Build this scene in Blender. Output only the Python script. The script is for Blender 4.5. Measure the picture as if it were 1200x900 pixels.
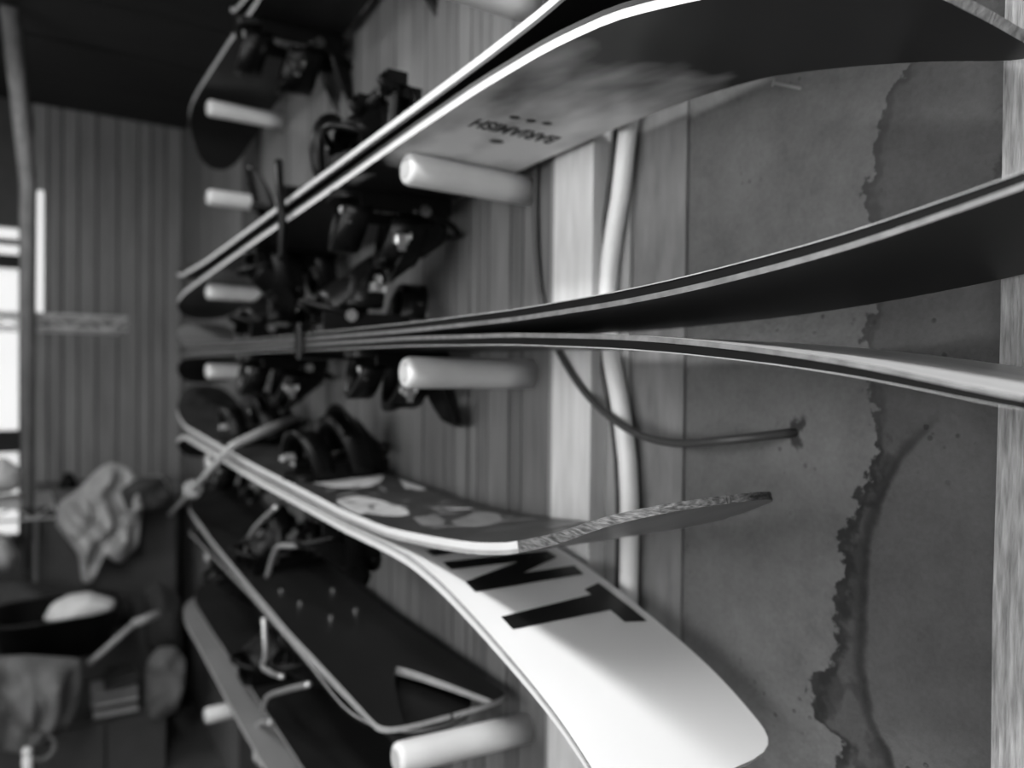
import bpy, bmesh, math, random
import numpy as np
from mathutils import Vector, Matrix, Euler
random.seed(7)
for o in list(bpy.data.objects): bpy.data.objects.remove(o)
scn = bpy.context.scene
COL = scn.collection
PI = math.pi
H = 1.25                       # height of the camera above the floor; all z below are relative to the camera

# ------------------------------------------------------------------ camera
FPX, YAW, PITCH, ROLL = 880.0, math.radians(33.4), math.radians(-0.85), math.radians(0.6)
fw = np.array([math.sin(YAW)*math.cos(PITCH), math.cos(YAW)*math.cos(PITCH), math.sin(PITCH)])
rt0 = np.array([math.cos(YAW), -math.sin(YAW), 0.0]); up0 = np.cross(rt0, fw)
rt = math.cos(ROLL)*rt0 + math.sin(ROLL)*up0
up = math.cos(ROLL)*up0 - math.sin(ROLL)*rt0
cd = bpy.data.cameras.new('camera'); cam = bpy.data.objects.new('camera', cd); COL.objects.link(cam)
m = Matrix((( rt[0], up[0], -fw[0], 0), (rt[1], up[1], -fw[1], 0), (rt[2], up[2], -fw[2], H), (0, 0, 0, 1)))
cam.matrix_world = m
cd.sensor_width = 36.0; cd.lens = FPX/1200*36.0; cd.clip_start = 0.01
cd.dof.use_dof = True; cd.dof.focus_distance = 0.48; cd.dof.aperture_fstop = 4.0
scn.camera = cam
def ray(u, v): return fw + rt*(u-600)/FPX + up*(450-v)/FPX
def atX(u, v, X): d = ray(u, v); return d*X/d[0]
def atY(u, v, Y): d = ray(u, v); return d*Y/d[1]
def atZ(u, v, Z): d = ray(u, v); return d*Z/d[2]

# ------------------------------------------------------------------ world, lamps, exposure
w = bpy.data.worlds.new('world'); scn.world = w; w.use_nodes = True
w.node_tree.nodes['Background'].inputs[0].default_value = (.8, .8, .8, 1)
w.node_tree.nodes['Background'].inputs[1].default_value = 0.25
vs = scn.view_settings
vs.view_transform = 'Standard'; vs.look = 'None'; vs.gamma = 1; vs.use_curve_mapping = False
vs.exposure = 0.0
LAMPS = [(-0.30, 0.10, 0.84, 1.15, 0.16, 24.0), (-0.55, -0.95, 0.84, 1.15, 0.16, 9.0), (-0.35, 1.75, 0.84, 0.9, 0.14, 9.0)]
FILL_GLOW = 5.6                      # glow of the unseen window added across the aisle

# ------------------------------------------------------------------ materials
def nodes_of(name):
    mt = bpy.data.materials.new(name); mt.use_nodes = True
    nt = mt.node_tree; b = nt.nodes['Principled BSDF']
    return mt, nt, b
def g(v): return (v, v, v, 1)
def mat(name, v, rough=.5, metal=0.0, var=0.0, scale=20.0, stretch=(1, 1, 1), bump=0.0, rnd=0.0, spec=0.5):
    mt, nt, b = nodes_of(name)
    b.inputs['Roughness'].default_value = rough; b.inputs['Metallic'].default_value = metal
    b.inputs['Specular IOR Level'].default_value = spec
    tc = nt.nodes.new('ShaderNodeNewGeometry')
    mp = nt.nodes.new('ShaderNodeMapping'); mp.inputs['Scale'].default_value = stretch
    nz = nt.nodes.new('ShaderNodeTexNoise'); nz.inputs['Scale'].default_value = scale; nz.inputs['Detail'].default_value = 5
    nt.links.new(tc.outputs['Position'], mp.inputs[0]); nt.links.new(mp.outputs[0], nz.inputs['Vector'])
    rp = nt.nodes.new('ShaderNodeValToRGB')
    rp.color_ramp.elements[0].position = .3; rp.color_ramp.elements[1].position = .7
    rp.color_ramp.elements[0].color = g(v*(1-var)); rp.color_ramp.elements[1].color = g(min(1, v*(1+var)))
    nt.links.new(nz.outputs['Fac'], rp.inputs[0])
    out = rp.outputs[0]
    if rnd:
        oi = nt.nodes.new('ShaderNodeObjectInfo'); mr = nt.nodes.new('ShaderNodeMapRange')
        mr.inputs['To Min'].default_value = 1-rnd; mr.inputs['To Max'].default_value = 1+rnd
        mx = nt.nodes.new('ShaderNodeMix'); mx.data_type = 'RGBA'; mx.blend_type = 'MULTIPLY'; mx.inputs[0].default_value = 1
        nt.links.new(oi.outputs['Random'], mr.inputs[0]); nt.links.new(out, mx.inputs[6]); nt.links.new(mr.outputs[0], mx.inputs[7])
        out = mx.outputs[2]
    nt.links.new(out, b.inputs['Base Color'])
    if bump:
        bp = nt.nodes.new('ShaderNodeBump'); bp.inputs['Strength'].default_value = bump; bp.inputs['Distance'].default_value = .003
        nt.links.new(nz.outputs['Fac'], bp.inputs['Height']); nt.links.new(bp.outputs[0], b.inputs['Normal'])
    return mt
def emit(name, v, s):
    mt, nt, b = nodes_of(name)
    b.inputs['Base Color'].default_value = g(v); b.inputs['Emission Color'].default_value = g(1); b.inputs['Emission Strength'].default_value = s
    return mt

M = {}
M['panel'] = mat('wood_panel', .125, .42, var=.22, scale=14, stretch=(6, 6, .5), rnd=.16)
M['panel_back'] = mat('panel_groove', .03, .8)
M['end_panel'] = mat('end_wall_panel', .21, .5, var=.16, scale=10, stretch=(5, 5, .4), rnd=.1)
M['pale_wood'] = mat('pale_timber', .58, .6, var=.13, scale=22, stretch=(4, 4, .5))
M['grey_wood'] = mat('weathered_timber', .16, .7, var=.25, scale=18, stretch=(3, 3, .8), bump=.2)
M['strip_wood'] = mat('edge_strip_timber', .26, .6, var=.15, scale=22, stretch=(5, 5, .5))
M['rough_wood'] = mat('rough_sawn_timber', .27, .8, var=.45, scale=110, stretch=(3, 3, .3), bump=.9)
M['dark_wood'] = mat('dark_ceiling_plank', .009, .75, var=.35, scale=12, stretch=(.5, 4, 4), rnd=.25)
M['upright'] = mat('dark_upright', .04, .6, var=.2)
M['floor'] = mat('concrete_floor', .07, .8, var=.2, scale=8)
M['plain_wall'] = mat('painted_wall', .55, .8, var=.08, scale=5)
M['foam'] = mat('white_foam', .64, .6, var=.03, scale=40, bump=.05)
M['foam_end'] = mat('white_foam_end', .40, .7, var=.05, scale=60)
M['white'] = mat('white_plastic', .75, .4, var=.03)
M['black'] = mat('black_plastic', .003, .34, var=.3, spec=.16)
M['black_cable'] = mat('black_cable', .012, .5)
M['grey_cable'] = mat('grey_cable', .045, .45)
M['chrome'] = mat('polished_metal', .75, .18, 1.0)
M['steel'] = mat('steel_edge', .16, .5, .5, var=.3, scale=90)
M['dark_steel'] = mat('dark_edge', .02, .4, .3, var=.3)
M['side_white'] = mat('white_sidewall', .58, .35, var=.03)
M['side_black'] = mat('black_sidewall', .003, .55, var=.3, scale=60, spec=.12)
M['side_grey'] = mat('grey_sidewall', .30, .45, var=.15, scale=80)
M['side_rough'] = mat('rough_pale_tip_edge', .32, .6, var=.5, scale=150, bump=.6)
M['side_worn'] = mat('worn_tip_edge', .10, .6, var=.8, scale=190, stretch=(1, .5, 3), bump=.6)
M['base_white'] = mat('white_base', .80, .22, var=.02, scale=8)
M['base_black'] = mat('black_base', .006, .5, var=.25, scale=25, spec=.3)
M['base_grey'] = mat('scuffed_grey_base', .13, .33, var=.3, scale=30, stretch=(1, .3, 1))
M['base_scuffed'] = mat('scuffed_pale_base', .50, .35, var=.22, scale=40, stretch=(1, .25, 1))
M['top_leaf'] = mat('leafy_topsheet', .028, .4, var=.5, scale=28)
M['base_pale'] = mat('pale_base', .17, .4, var=.12, scale=8)
M['top_dark'] = mat('dark_topsheet', .008, .45, var=.2, scale=10, spec=.35)
M['top_mid'] = mat('mid_topsheet', .06, .35, var=.4, scale=9)
M['print_black'] = mat('black_print', .006, .4)
M['print_grey'] = mat('grey_print', .035, .4)
M['print_light'] = mat('pale_print', .50, .4, var=.2, scale=30)
M['print_mid'] = mat('mid_print', .16, .4, var=.3, scale=60)
M['fabric_light'] = mat('pale_jacket_cloth', .36, .8, var=.15, scale=20, bump=.2)
M['fabric_mid'] = mat('grey_bag_cloth', .12, .85, var=.2, scale=20, bump=.2)
M['fabric_dark'] = mat('dark_cloth', .03, .85, var=.3, scale=20)
M['fabric_white'] = mat('white_cloth', .55, .8, var=.1, scale=20)
M['wire'] = mat('shelf_wire', .55, .3, .7)
M['card'] = mat('grey_box', .055, .8, var=.12)
M['paper'] = mat('pale_board', .32, .7, var=.15)
M['window'] = emit('daylight_pane', .6, .68)
M['fill_pane'] = emit('fill_glass', .8, FILL_GLOW)
M['lamp'] = emit('lamp_tube', .9, 3.0)

# topsheet of the clouded board: soft cloud print; dark nose is part print, part shade put into the colour
def cloud_mat():
    mt, nt, b = nodes_of('cloud_topsheet'); b.inputs['Roughness'].default_value = .4; b.inputs['Specular IOR Level'].default_value = .25
    ge = nt.nodes.new('ShaderNodeNewGeometry'); mp = nt.nodes.new('ShaderNodeMapping'); mp.inputs['Scale'].default_value = (1.6, .8, 1)
    nz = nt.nodes.new('ShaderNodeTexNoise'); nz.inputs['Scale'].default_value = 9; nz.inputs['Detail'].default_value = 3
    sp = nt.nodes.new('ShaderNodeSeparateXYZ'); mr = nt.nodes.new('ShaderNodeMapRange')
    nt.links.new(ge.outputs['Position'], mp.inputs[0]); nt.links.new(mp.outputs[0], nz.inputs['Vector']); nt.links.new(ge.outputs['Position'], sp.inputs[0])
    mr.inputs['From Min'].default_value = .28; mr.inputs['From Max'].default_value = .66; mr.inputs['To Min'].default_value = -.52; mr.inputs['To Max'].default_value = .22
    nt.links.new(sp.outputs['Y'], mr.inputs[0])
    mr2 = nt.nodes.new('ShaderNodeMapRange'); mr2.inputs['From Min'].default_value = .80; mr2.inputs['From Max'].default_value = .86; mr2.inputs['To Min'].default_value = 0; mr2.inputs['To Max'].default_value = -.5
    nt.links.new(sp.outputs['Y'], mr2.inputs[0])
    ad = nt.nodes.new('ShaderNodeMath'); nt.links.new(nz.outputs['Fac'], ad.inputs[0]); nt.links.new(mr.outputs[0], ad.inputs[1])
    ad2 = nt.nodes.new('ShaderNodeMath'); nt.links.new(ad.outputs[0], ad2.inputs[0]); nt.links.new(mr2.outputs[0], ad2.inputs[1])
    rp = nt.nodes.new('ShaderNodeValToRGB'); rp.color_ramp.elements[0].position = .34; rp.color_ramp.elements[1].position = .78
    rp.color_ramp.elements[0].color = g(.010); rp.color_ramp.elements[1].color = g(.80)
    nt.links.new(ad2.outputs[0], rp.inputs[0]); nt.links.new(rp.outputs[0], b.inputs['Base Color'])
    return mt
M['cloud'] = cloud_mat()

# bare concrete with the damp tide mark
def concrete_mat():
    mt, nt, b = nodes_of('damp_concrete'); b.inputs['Roughness'].default_value = .85
    L = nt.links.new
    def N(t, **k):
        n = nt.nodes.new('ShaderNode'+t)
        for a, v in k.items(): setattr(n, a, v)
        return n
    def math_(op, a, c=None, clamp=False):
        n = N('Math', operation=op, use_clamp=clamp)
        for i, s in enumerate((a, c)):
            if s is None: continue
            if isinstance(s, (int, float)): n.inputs[i].default_value = s
            else: L(s, n.inputs[i])
        return n.outputs[0]
    ge = N('NewGeometry'); sp = N('SeparateXYZ'); L(ge.outputs['Position'], sp.inputs[0])
    def noise(scale, detail=4):
        n = N('TexNoise'); n.inputs['Scale'].default_value = scale; n.inputs['Detail'].default_value = detail; L(ge.outputs['Position'], n.inputs['Vector']); return n.outputs['Fac']
    n1, n2, n3, n4 = noise(38, 3), noise(130, 3), noise(9, 6), noise(260, 2)
    z = math_('SUBTRACT', sp.outputs['Z'], H)
    y = math_('ADD', sp.outputs['Y'], math_('MULTIPLY', math_('SUBTRACT', n1, .5), .030))
    y = math_('ADD', y, math_('MULTIPLY', math_('SUBTRACT', n2, .5), .022))
    zt = N('MapRange'); zt.inputs['From Min'].default_value = -.36; zt.inputs['From Max'].default_value = .30; L(z, zt.inputs[0])
    def curve(pts):                                            # pts: (z, y)
        c = N('FloatCurve'); cv = c.mapping.curves[0]
        pts = sorted(((zz+.36)/.66, (yy-.2)/.3) for zz, yy in pts)
        pts = [(max(0, min(1, a)), max(0, min(1, d))) for a, d in pts]
        cv.points[0].location = pts[0]; cv.points[1].location = pts[-1]
        for p in pts[1:-1]: cv.points.new(*p)
        for p in cv.points: p.handle_type = 'VECTOR'
        c.mapping.update(); L(zt.outputs[0], c.inputs['Value'])
        return math_('ADD', math_('MULTIPLY', c.outputs[0], .3), .2)
    c1 = curve([(.30, .29), (.244, .317), (.226, .333), (.202, .343), (.16, .353), (.104, .349), (.049, .346), (.03, .358), (0, .35), (-.05, .34), (-.085, .352), (-.112, .360), (-.142, .372), (-.2, .374), (-.240, .376), (-.256, .395), (-.295, .393), (-.302, .366), (-.33, .372), (-.36, .37)])
    c2 = curve([(.30, .30), (.06, .345), (0, .28), (-.03, .295), (-.066, .322), (-.102, .339), (-.138, .347), (-.18, .349), (-.236, .350), (-.274, .342), (-.308, .323), (-.36, .29)])
    d1 = math_('SUBTRACT', c1, y)                                # > 0 on the damp side
    y2 = math_('ADD', sp.outputs['Y'], math_('MULTIPLY', math_('SUBTRACT', n1, .5), .012))
    d2 = math_('SUBTRACT', c2, y2)
    def smooth(s, lo, hi, a=0.0, c=1.0):
        n = N('MapRange', interpolation_type='SMOOTHSTEP'); n.inputs['From Min'].default_value = lo; n.inputs['From Max'].default_value = hi
        n.inputs['To Min'].default_value = a; n.inputs['To Max'].default_value = c; L(s, n.inputs[0]); return n.outputs[0]
    wet = smooth(d1, -.001, .003)
    line1 = math_('MULTIPLY', wet, smooth(d1, .005, .015, 1, 0))
    low = smooth(z, -.02, -.06)
    line1 = math_('MULTIPLY', line1, math_('ADD', .45, math_('MULTIPLY', low, .35)))
    band = math_('MULTIPLY', math_('MULTIPLY', wet, smooth(d2, -.002, .005, 1, 0)), low)
    patch = math_('MULTIPLY', band, smooth(n1, .44, .60, .25, 1))
    line2 = math_('MULTIPLY', math_('MULTIPLY', smooth(d2, -.010, -.001), smooth(d2, 0, .006, 1, 0)), math_('MULTIPLY', low, wet))
    def blot(yy, zz, r):
        dy = math_('SUBTRACT', y, yy); dz = math_('MULTIPLY', math_('SUBTRACT', z, zz), .5)
        d = math_('SQRT', math_('ADD', math_('MULTIPLY', dy, dy), math_('MULTIPLY', dz, dz)))
        return smooth(d, r*.5, r, 1, 0)
    bl = math_('ADD', math_('ADD', blot(.238, .165, .020), blot(.236, -.06, .013)), blot(.413, -.05, .010), True)
    vor = N('TexVoronoi'); vor.inputs['Scale'].default_value = 85; L(ge.outputs['Position'], vor.inputs['Vector'])
    spots = math_('MULTIPLY', smooth(vor.outputs['Distance'], .10, .22, 1, 0), smooth(n3, .5, .62))
    tone = math_('ADD', math_('MULTIPLY', n3, .095), .062)
    tone = math_('ADD', tone, math_('MULTIPLY', math_('SUBTRACT', n1, .5), .055))
    tone = math_('ADD', tone, math_('MULTIPLY', math_('SUBTRACT', n4, .5), .045))
    f = math_('SUBTRACT', 1, math_('MULTIPLY', wet, .40))
    for s, k in ((line1, .9), (patch, .62), (line2, .68), (bl, .8), (spots, .45)):
        f = math_('MULTIPLY', f, math_('SUBTRACT', 1, math_('MULTIPLY', s, k)))
    tone = math_('MULTIPLY', tone, f)
    cc = N('CombineColor'); [L(tone, cc.inputs[i]) for i in range(3)]
    L(cc.outputs[0], b.inputs['Base Color'])
    bp = N('Bump'); bp.inputs['Strength'].default_value = .5; bp.inputs['Distance'].default_value = .004
    L(math_('ADD', n2, math_('MULTIPLY', spots, -.8)), bp.inputs['Height']); L(bp.outputs[0], b.inputs['Normal'])
    return mt
M['concrete'] = concrete_mat()

# ------------------------------------------------------------------ object helpers
def tag(o, label=None, cat=None, group=None, kind=None):
    if label: o['label'] = label
    if cat: o['category'] = cat
    if group: o['group'] = group
    if kind: o['kind'] = kind
    return o
def empty(name, loc):
    o = bpy.data.objects.new(name, None); COL.objects.link(o); o.empty_display_size = .05
    o.location = (loc[0], loc[1], loc[2]+H)
    o['_w'] = (loc[0], loc[1], loc[2]); return o
def mesh(name, verts, faces):
    me = bpy.data.meshes.new(name); me.from_pydata([tuple(map(float, v)) for v in verts], [], [tuple(f) for f in faces]); me.update(); return me
def fixn(me):
    bm = bmesh.new(); bm.from_mesh(me); bmesh.ops.recalc_face_normals(bm, faces=bm.faces); bm.to_mesh(me); bm.free()
def mk(name, verts, faces, mt, parent=None, smooth=False, fix=True):
    """one mesh object from camera-relative coordinates; origin at the parent's origin or at its own base"""
    V = np.asarray(verts, float)
    if parent is None:
        lo, hi = V.min(0), V.max(0); org = np.array([(lo[0]+hi[0])/2, (lo[1]+hi[1])/2, lo[2]])
    elif '_w' in parent.keys(): org = np.array(parent['_w'])
    else: org = np.zeros(3)
    me = mesh(name, V-org, faces)
    if fix: fixn(me)
    me.materials.append(M[mt])
    if smooth: me.polygons.foreach_set('use_smooth', [True]*len(me.polygons))
    o = bpy.data.objects.new(name, me); COL.objects.link(o); o['_w'] = tuple(org)
    if parent is None: o.location = (org[0], org[1], org[2]+H)
    else: o.parent = parent
    return o
def box(lo, hi, V=None, F=None):
    V = [] if V is None else V; F = [] if F is None else F
    n = len(V)
    for z in (lo[2], hi[2]):
        V += [(lo[0], lo[1], z), (hi[0], lo[1], z), (hi[0], hi[1], z), (lo[0], hi[1], z)]
    F += [(n, n+3, n+2, n+1), (n+4, n+5, n+6, n+7), (n, n+1, n+5, n+4), (n+1, n+2, n+6, n+5), (n+2, n+3, n+7, n+6), (n+3, n, n+4, n+7)]
    return V, F
def smooth_path(pts, n=40):
    P = np.array(pts, float); t = np.r_[0, np.cumsum(np.linalg.norm(np.diff(P, axis=0), axis=1))]; t /= t[-1]
    out = []
    for s in np.linspace(0, 1, n):
        i = min(len(P)-2, max(0, np.searchsorted(t, s)-1)); h = t[i+1]-t[i]; q = (s-t[i])/h
        def tang(k):
            a, c = max(0, k-1), min(len(P)-1, k+1); return (P[c]-P[a])/(t[c]-t[a])
        out.append((2*q**3-3*q**2+1)*P[i]+(q**3-2*q**2+q)*h*tang(i)+(-2*q**3+3*q**2)*P[i+1]+(q**3-q**2)*h*tang(i+1))
    return np.array(out)
def tube(pts, r, seg=10, V=None, F=None, flat=1.0, cap=True):
    V = [] if V is None else V; F = [] if F is None else F
    P = np.asarray(pts, float); n0 = len(V); rr = r if hasattr(r, '__len__') else [r]*len(P)
    prev = None
    for i, p in enumerate(P):
        t = P[min(i+1, len(P)-1)]-P[max(i-1, 0)]; t = t/np.linalg.norm(t)
        a = prev if prev is not None else (np.array([0, 0, 1.]) if abs(t[2]) < .9 else np.array([1., 0, 0]))
        a = a-t*(a@t); a /= np.linalg.norm(a); prev = a; c = np.cross(t, a)
        for k in range(seg):
            q = 2*PI*k/seg; V.append(tuple(p+rr[i]*(math.cos(q)*a*flat+math.sin(q)*c)))
    for i in range(len(P)-1):
        for k in range(seg):
            k2 = (k+1) % seg; F.append((n0+i*seg+k, n0+i*seg+k2, n0+(i+1)*seg+k2, n0+(i+1)*seg+k))
    if cap:
        F.append(tuple(n0+k for k in range(seg))); F.append(tuple(n0+(len(P)-1)*seg+k for k in range(seg)))
    return V, F
def lump(outline, Y, bulge, folds=0.0, freq=30., seed=0, ring=10, seg=56):
    """closed pillow of cloth with the given outline in the plane y = Y (outline: x,z pairs) and folds running through it"""
    P = np.array(outline, float); c = P.mean(0); Q = np.vstack([P, P[:1]])
    t = np.r_[0, np.cumsum(np.linalg.norm(np.diff(Q, axis=0), axis=1))]; s = np.linspace(0, t[-1], seg, endpoint=False)
    B = np.c_[np.interp(s, t, Q[:, 0]), np.interp(s, t, Q[:, 1])]
    B = (np.roll(B, 1, 0)+2*B+np.roll(B, -1, 0))/4
    rnd = random.Random(seed); ph = [rnd.uniform(0, 6) for _ in range(6)]; an = [rnd.uniform(-.8, .8) for _ in range(3)]
    V, F = [], []
    def fold(x, z):
        f = 0
        for k in range(3):
            d = x*math.cos(an[k])+z*math.sin(an[k]); f += math.sin(freq*(1+.6*k)*d+ph[k]+1.6*math.sin(freq*.5*z+ph[k+3]))/(1+k)
        return f
    for side in (-1, 1):
        n = len(V)
        for r in range(ring+1):
            q = r/ring
            for b in B:
                x, z = c+(b-c)*q
                h = math.sqrt(max(0, 1-q*q)); V.append((x, Y+side*bulge*h+(folds*fold(x, z)*min(1, (1-q)*3) if side < 0 else 0), z))
        for r in range(ring):
            for k in range(seg):
                k2 = (k+1) % seg; F.append((n+r*seg+k, n+r*seg+k2, n+(r+1)*seg+k2, n+(r+1)*seg+k))
    return V, F
def px(pts, Y): return [(atY(u, v, Y)[0], atY(u, v, Y)[2]) for u, v in pts]

# ------------------------------------------------------------------ the setting
D = .55                                       # inner face of the panelled wall
FLOOR, CEIL, YB, YF, XL = -H, .95, 3.2, -1.9, -1.7
tag(mk('floor', *box((XL-.1, YF-.1, FLOOR-.1), (D+.2, YB+.2, FLOOR)), 'floor'), 'dark concrete floor of the basement room', kind='structure')
tag(mk('wall_right', *box((D+.025, YF-.1, FLOOR), (D+.2, YB+.2, CEIL+.1)), 'concrete'), 'bare grey concrete wall with a dark ragged damp tide mark', kind='structure')
tag(mk('wall_left', *box((XL-.1, YF-.1, FLOOR), (XL, YB+.2, CEIL+.1)), 'plain_wall'), 'plain painted wall across the aisle', kind='structure')
tag(mk('wall_front', *box((XL, YF-.1, FLOOR), (D+.025, YF, CEIL+.1)), 'plain_wall'), 'plain painted wall behind the viewer', kind='structure')
ce = tag(mk('ceiling', *box((XL-.1, YF-.1, CEIL+.02), (D+.2, YB+.2, CEIL+.1)), 'panel_back'), 'dark boarded basement ceiling', kind='structure')
y = YF
ks = [YF+.26*i for i in range(16)] + [2.28, 2.535, 2.87]
ks = sorted(k for k in ks if k < 2.1) + [2.22, 2.535, 2.87, YB]
for a, c in zip(ks[:-1], ks[1:]):
    mk('ceiling_plank', *box((XL, a+.008, CEIL-random.uniform(0, .012)), (D+.02, c-.008, CEIL+.018)), 'dark_wood', ce)
# panelled part of the right wall: boards with grooves on a dark backing
wp = tag(mk('wall_right_panelling', *box((D+.010, .748, FLOOR), (D+.024, YB, CEIL)), 'panel_back'), 'grooved wood panelling behind the rack pegs', kind='structure')
y = .752; rp = random.Random(3); wi = [.062, .030, .055, .028, .026, .040, .03]
i = 0
while y < YB-.02:
    wd = wi[i] if i < len(wi) else rp.choice((.03, .045, .06, .075)); i += 1
    mk('panel_board', *box((D+rp.uniform(0, .002), y, FLOOR), (D+.011, min(YB, y+wd-.0035), CEIL)), 'panel', wp); y += wd
# end wall: grooved boards, window beyond the shelf
wb = tag(mk('wall_back', *box((.045, YB+.012, FLOOR), (D+.03, YB+.1, CEIL)), 'panel_back'), 'grooved wood panelling closing the end of the aisle', kind='structure')
x = .047
while x < D:
    wd = rp.choice((.045, .06, .05, .07))
    mk('panel_board', *box((x, YB+rp.uniform(0, .004), FLOOR), (min(D, x+wd-.006), YB+.013, CEIL)), 'end_panel', wb); x += wd
V, F = box((XL, YB, FLOOR), (.045, YB+.1, -.62)); box((XL, YB, .50), (.045, YB+.1, CEIL), V, F); box((XL, YB, -.62), (-.62, YB+.1, .50), V, F)
tag(mk('wall_back_window_side', V, F, 'card'), 'painted end wall around the bright window', kind='structure')
wn = empty('window_1', (-.29, YB+.04, -.62)); tag(wn, 'bright basement window with dark sash bars beyond the wire shelf', kind='structure')
mk('pane', *box((-.62, YB+.05, -.62), (.045, YB+.06, .50)), 'window', wn)
V, F = box((-.62, YB+.0, .355), (.03, YB+.05, .40)); box((-.62, YB+.0, -.30), (.03, YB+.05, -.225), V, F); box((-.62, YB, .44), (.03, YB+.05, .455), V, F)
box((.005, YB-.01, -.62), (.045, YB+.05, .50), V, F); box((-.62, YB-.01, -.64), (.045, YB+.05, -.60), V, F)
mk('window_frame', V, F, 'dark_wood', wn)
mk('daylight_strip', *box((.052, YB-.012, .20), (.080, YB-.003, .635)), 'window', wn)  # glowing strip laid on the panelling in place of a sliver of daylight
# window added across the aisle, out of view, to light the rack softly
w2 = empty('fill_window', (XL+.03, .15, -.45)); tag(w2, 'wide glowing window added across the aisle to light the rack', kind='structure')
mk('pane', *box((XL+.004, -1.15, -.40), (XL+.012, 1.45, .62)), 'fill_pane', w2)
V, F = box((XL, -1.20, -.45), (XL+.04, 1.50, -.40)); box((XL, -1.20, .62), (XL+.04, 1.50, .67), V, F)
for yy in (-1.175, -.29, .59, 1.475): box((XL, yy-.025, -.45), (XL+.04, yy+.025, .67), V, F)
mk('window_frame', V, F, 'white', w2)
# timbers on the concrete, right of the panelling
def plank(name, y0, y1, x0, mt, label, z0=FLOOR, z1=CEIL, wob=.0):
    V, F = [], []; n = 24
    for i in range(n+1):
        z = z0+(z1-z0)*i/n; a = wob*math.sin(i*1.7)
        V += [(x0, y0+a, z), (x0, y1+a*.5, z), (D+.025, y1+a*.5, z), (D+.025, y0+a, z)]
    for i in range(n):
        for k in range(4):
            k2 = (k+1) % 4; F.append((4*i+k, 4*i+k2, 4*i+4+k2, 4*i+4+k))
    F += [(0, 1, 2, 3), (4*n, 4*n+1, 4*n+2, 4*n+3)]
    return tag(mk(name, V, F, mt), label, kind='structure')
plank('trim_1', .660, .733, D-.008, 'pale_wood', 'pale vertical timber beside the panelling')
plank('trim_2', .733, .748, D-.002, 'strip_wood', 'narrow grey timber strip closing the panelling edge')
plank('trim_3', .623, .660, D+.015, 'strip_wood', 'recessed grey timber between pale timber and white cable')
plank('trim_4', .546, .623, D+.0205, 'grey_wood', 'knotty grey vertical plank at the edge of the bare concrete')
plank('trim_5', .165, .236, D-.012, 'rough_wood', 'rough-sawn pale timber upright at the far side of the concrete', wob=.0015)
# dark uprights behind the far pegs
for ya, yb in ((2.08, 2.24),):
    tag(mk('rack_upright', *box((D-.010, ya, FLOOR), (D, yb, CEIL-.01)), 'upright'), 'dark vertical board on the panelling beyond the far rack pegs', 'rack upright')

# ------------------------------------------------------------------ lamps (fluorescent battens on the ceiling)
for i, (x, y, z, ln, wd, pw) in enumerate(LAMPS):
    t = empty('ceiling_lamp', (x, y, z)); tag(t, ['white fluorescent batten lamp above the near end of the rack', 'white fluorescent batten lamp at the blank wall end of the aisle', 'white fluorescent batten lamp near the wire shelf'][i], 'lamp', 'ceiling lamps')
    mk('housing', *box((x-wd/2, y-ln/2, z+.03), (x+wd/2, y+ln/2, CEIL-.012)), 'white', t)
    V, F = tube([(x, y-ln/2+.02, z+.02), (x, y+ln/2-.02, z+.02)], .012, 12); mk('lamp_tube', V, F, 'lamp', t, True)
    ld = bpy.data.lights.new('lamp_light', 'AREA'); ld.shape = 'RECTANGLE'; ld.size = wd; ld.size_y = ln; ld.energy = pw
    lo = bpy.data.objects.new('lamp_light', ld); COL.objects.link(lo); lo.parent = t; lo.location = (0, 0, 0)

# ------------------------------------------------------------------ pegs
def peg(tip, root, label, group):
    tip, root = np.array(tip), np.array(root); ax = (root-tip); ln = np.linalg.norm(ax); ax /= ln
    R = .0185; t = empty('rack_peg', (root[0], root[1], root[2]-R)); tag(t, label, 'rack peg', group)
    prof = [(0.006, .0145), (.003, R-.003), (.0005, R-.006)]
    P = [tip+ax*s for s in (0, .002, .006, ln*.25, ln*.5, ln*.75, ln-.001)]
    rr = [R-.005, R-.0015, R, R*1.0, R*.985, R, R*.98]
    V, F = tube(P, rr, 20); mk('foam_sleeve', V, F, 'foam', t, True)
    V, F = tube([tip-ax*.0012, tip+ax*.001], [R-.0075, R-.0065], 16); mk('sleeve_end', V, F, 'foam_end', t, False)
    V, F = tube([root-ax*.002, root], .006, 8); mk('dowel', V, F, 'strip_wood', t)
near_z = {1: .462, 2: .233, 3: -.001, 4: -.234, 5: -.448, 6: -.67}
row_txt = {0: 'under the topmost boards', 1: 'standing empty above the white-edged board pair', 2: 'carrying the white-edged board pair', 3: 'carrying the black-edged board pair', 4: 'under the board with NT on its base', 5: 'under the swallowtail board', 6: 'below the swallowtail board', 7: 'lowest on the rack'}
for r, z in near_z.items():
    dx = {1: .004, 4: .035, 5: -.006}.get(r, 0)
    peg((.372+dx, .791, z), (D+.0, .791+{2: .006}.get(r, 0), z+{5: -.010}.get(r, 0)), 'white foam peg at the pale timber end, '+row_txt[r], 'near foam pegs')
far_z = {0: .613, 1: .405, 2: .184, 3: -.003, 4: -.215, 5: -.436, 6: -.63, 7: -.82}
for r, z in far_z.items():
    peg((.372, 1.87, z), (D, 1.87, z), 'white foam peg before the dark upright, '+row_txt[r], 'far foam pegs')

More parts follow.
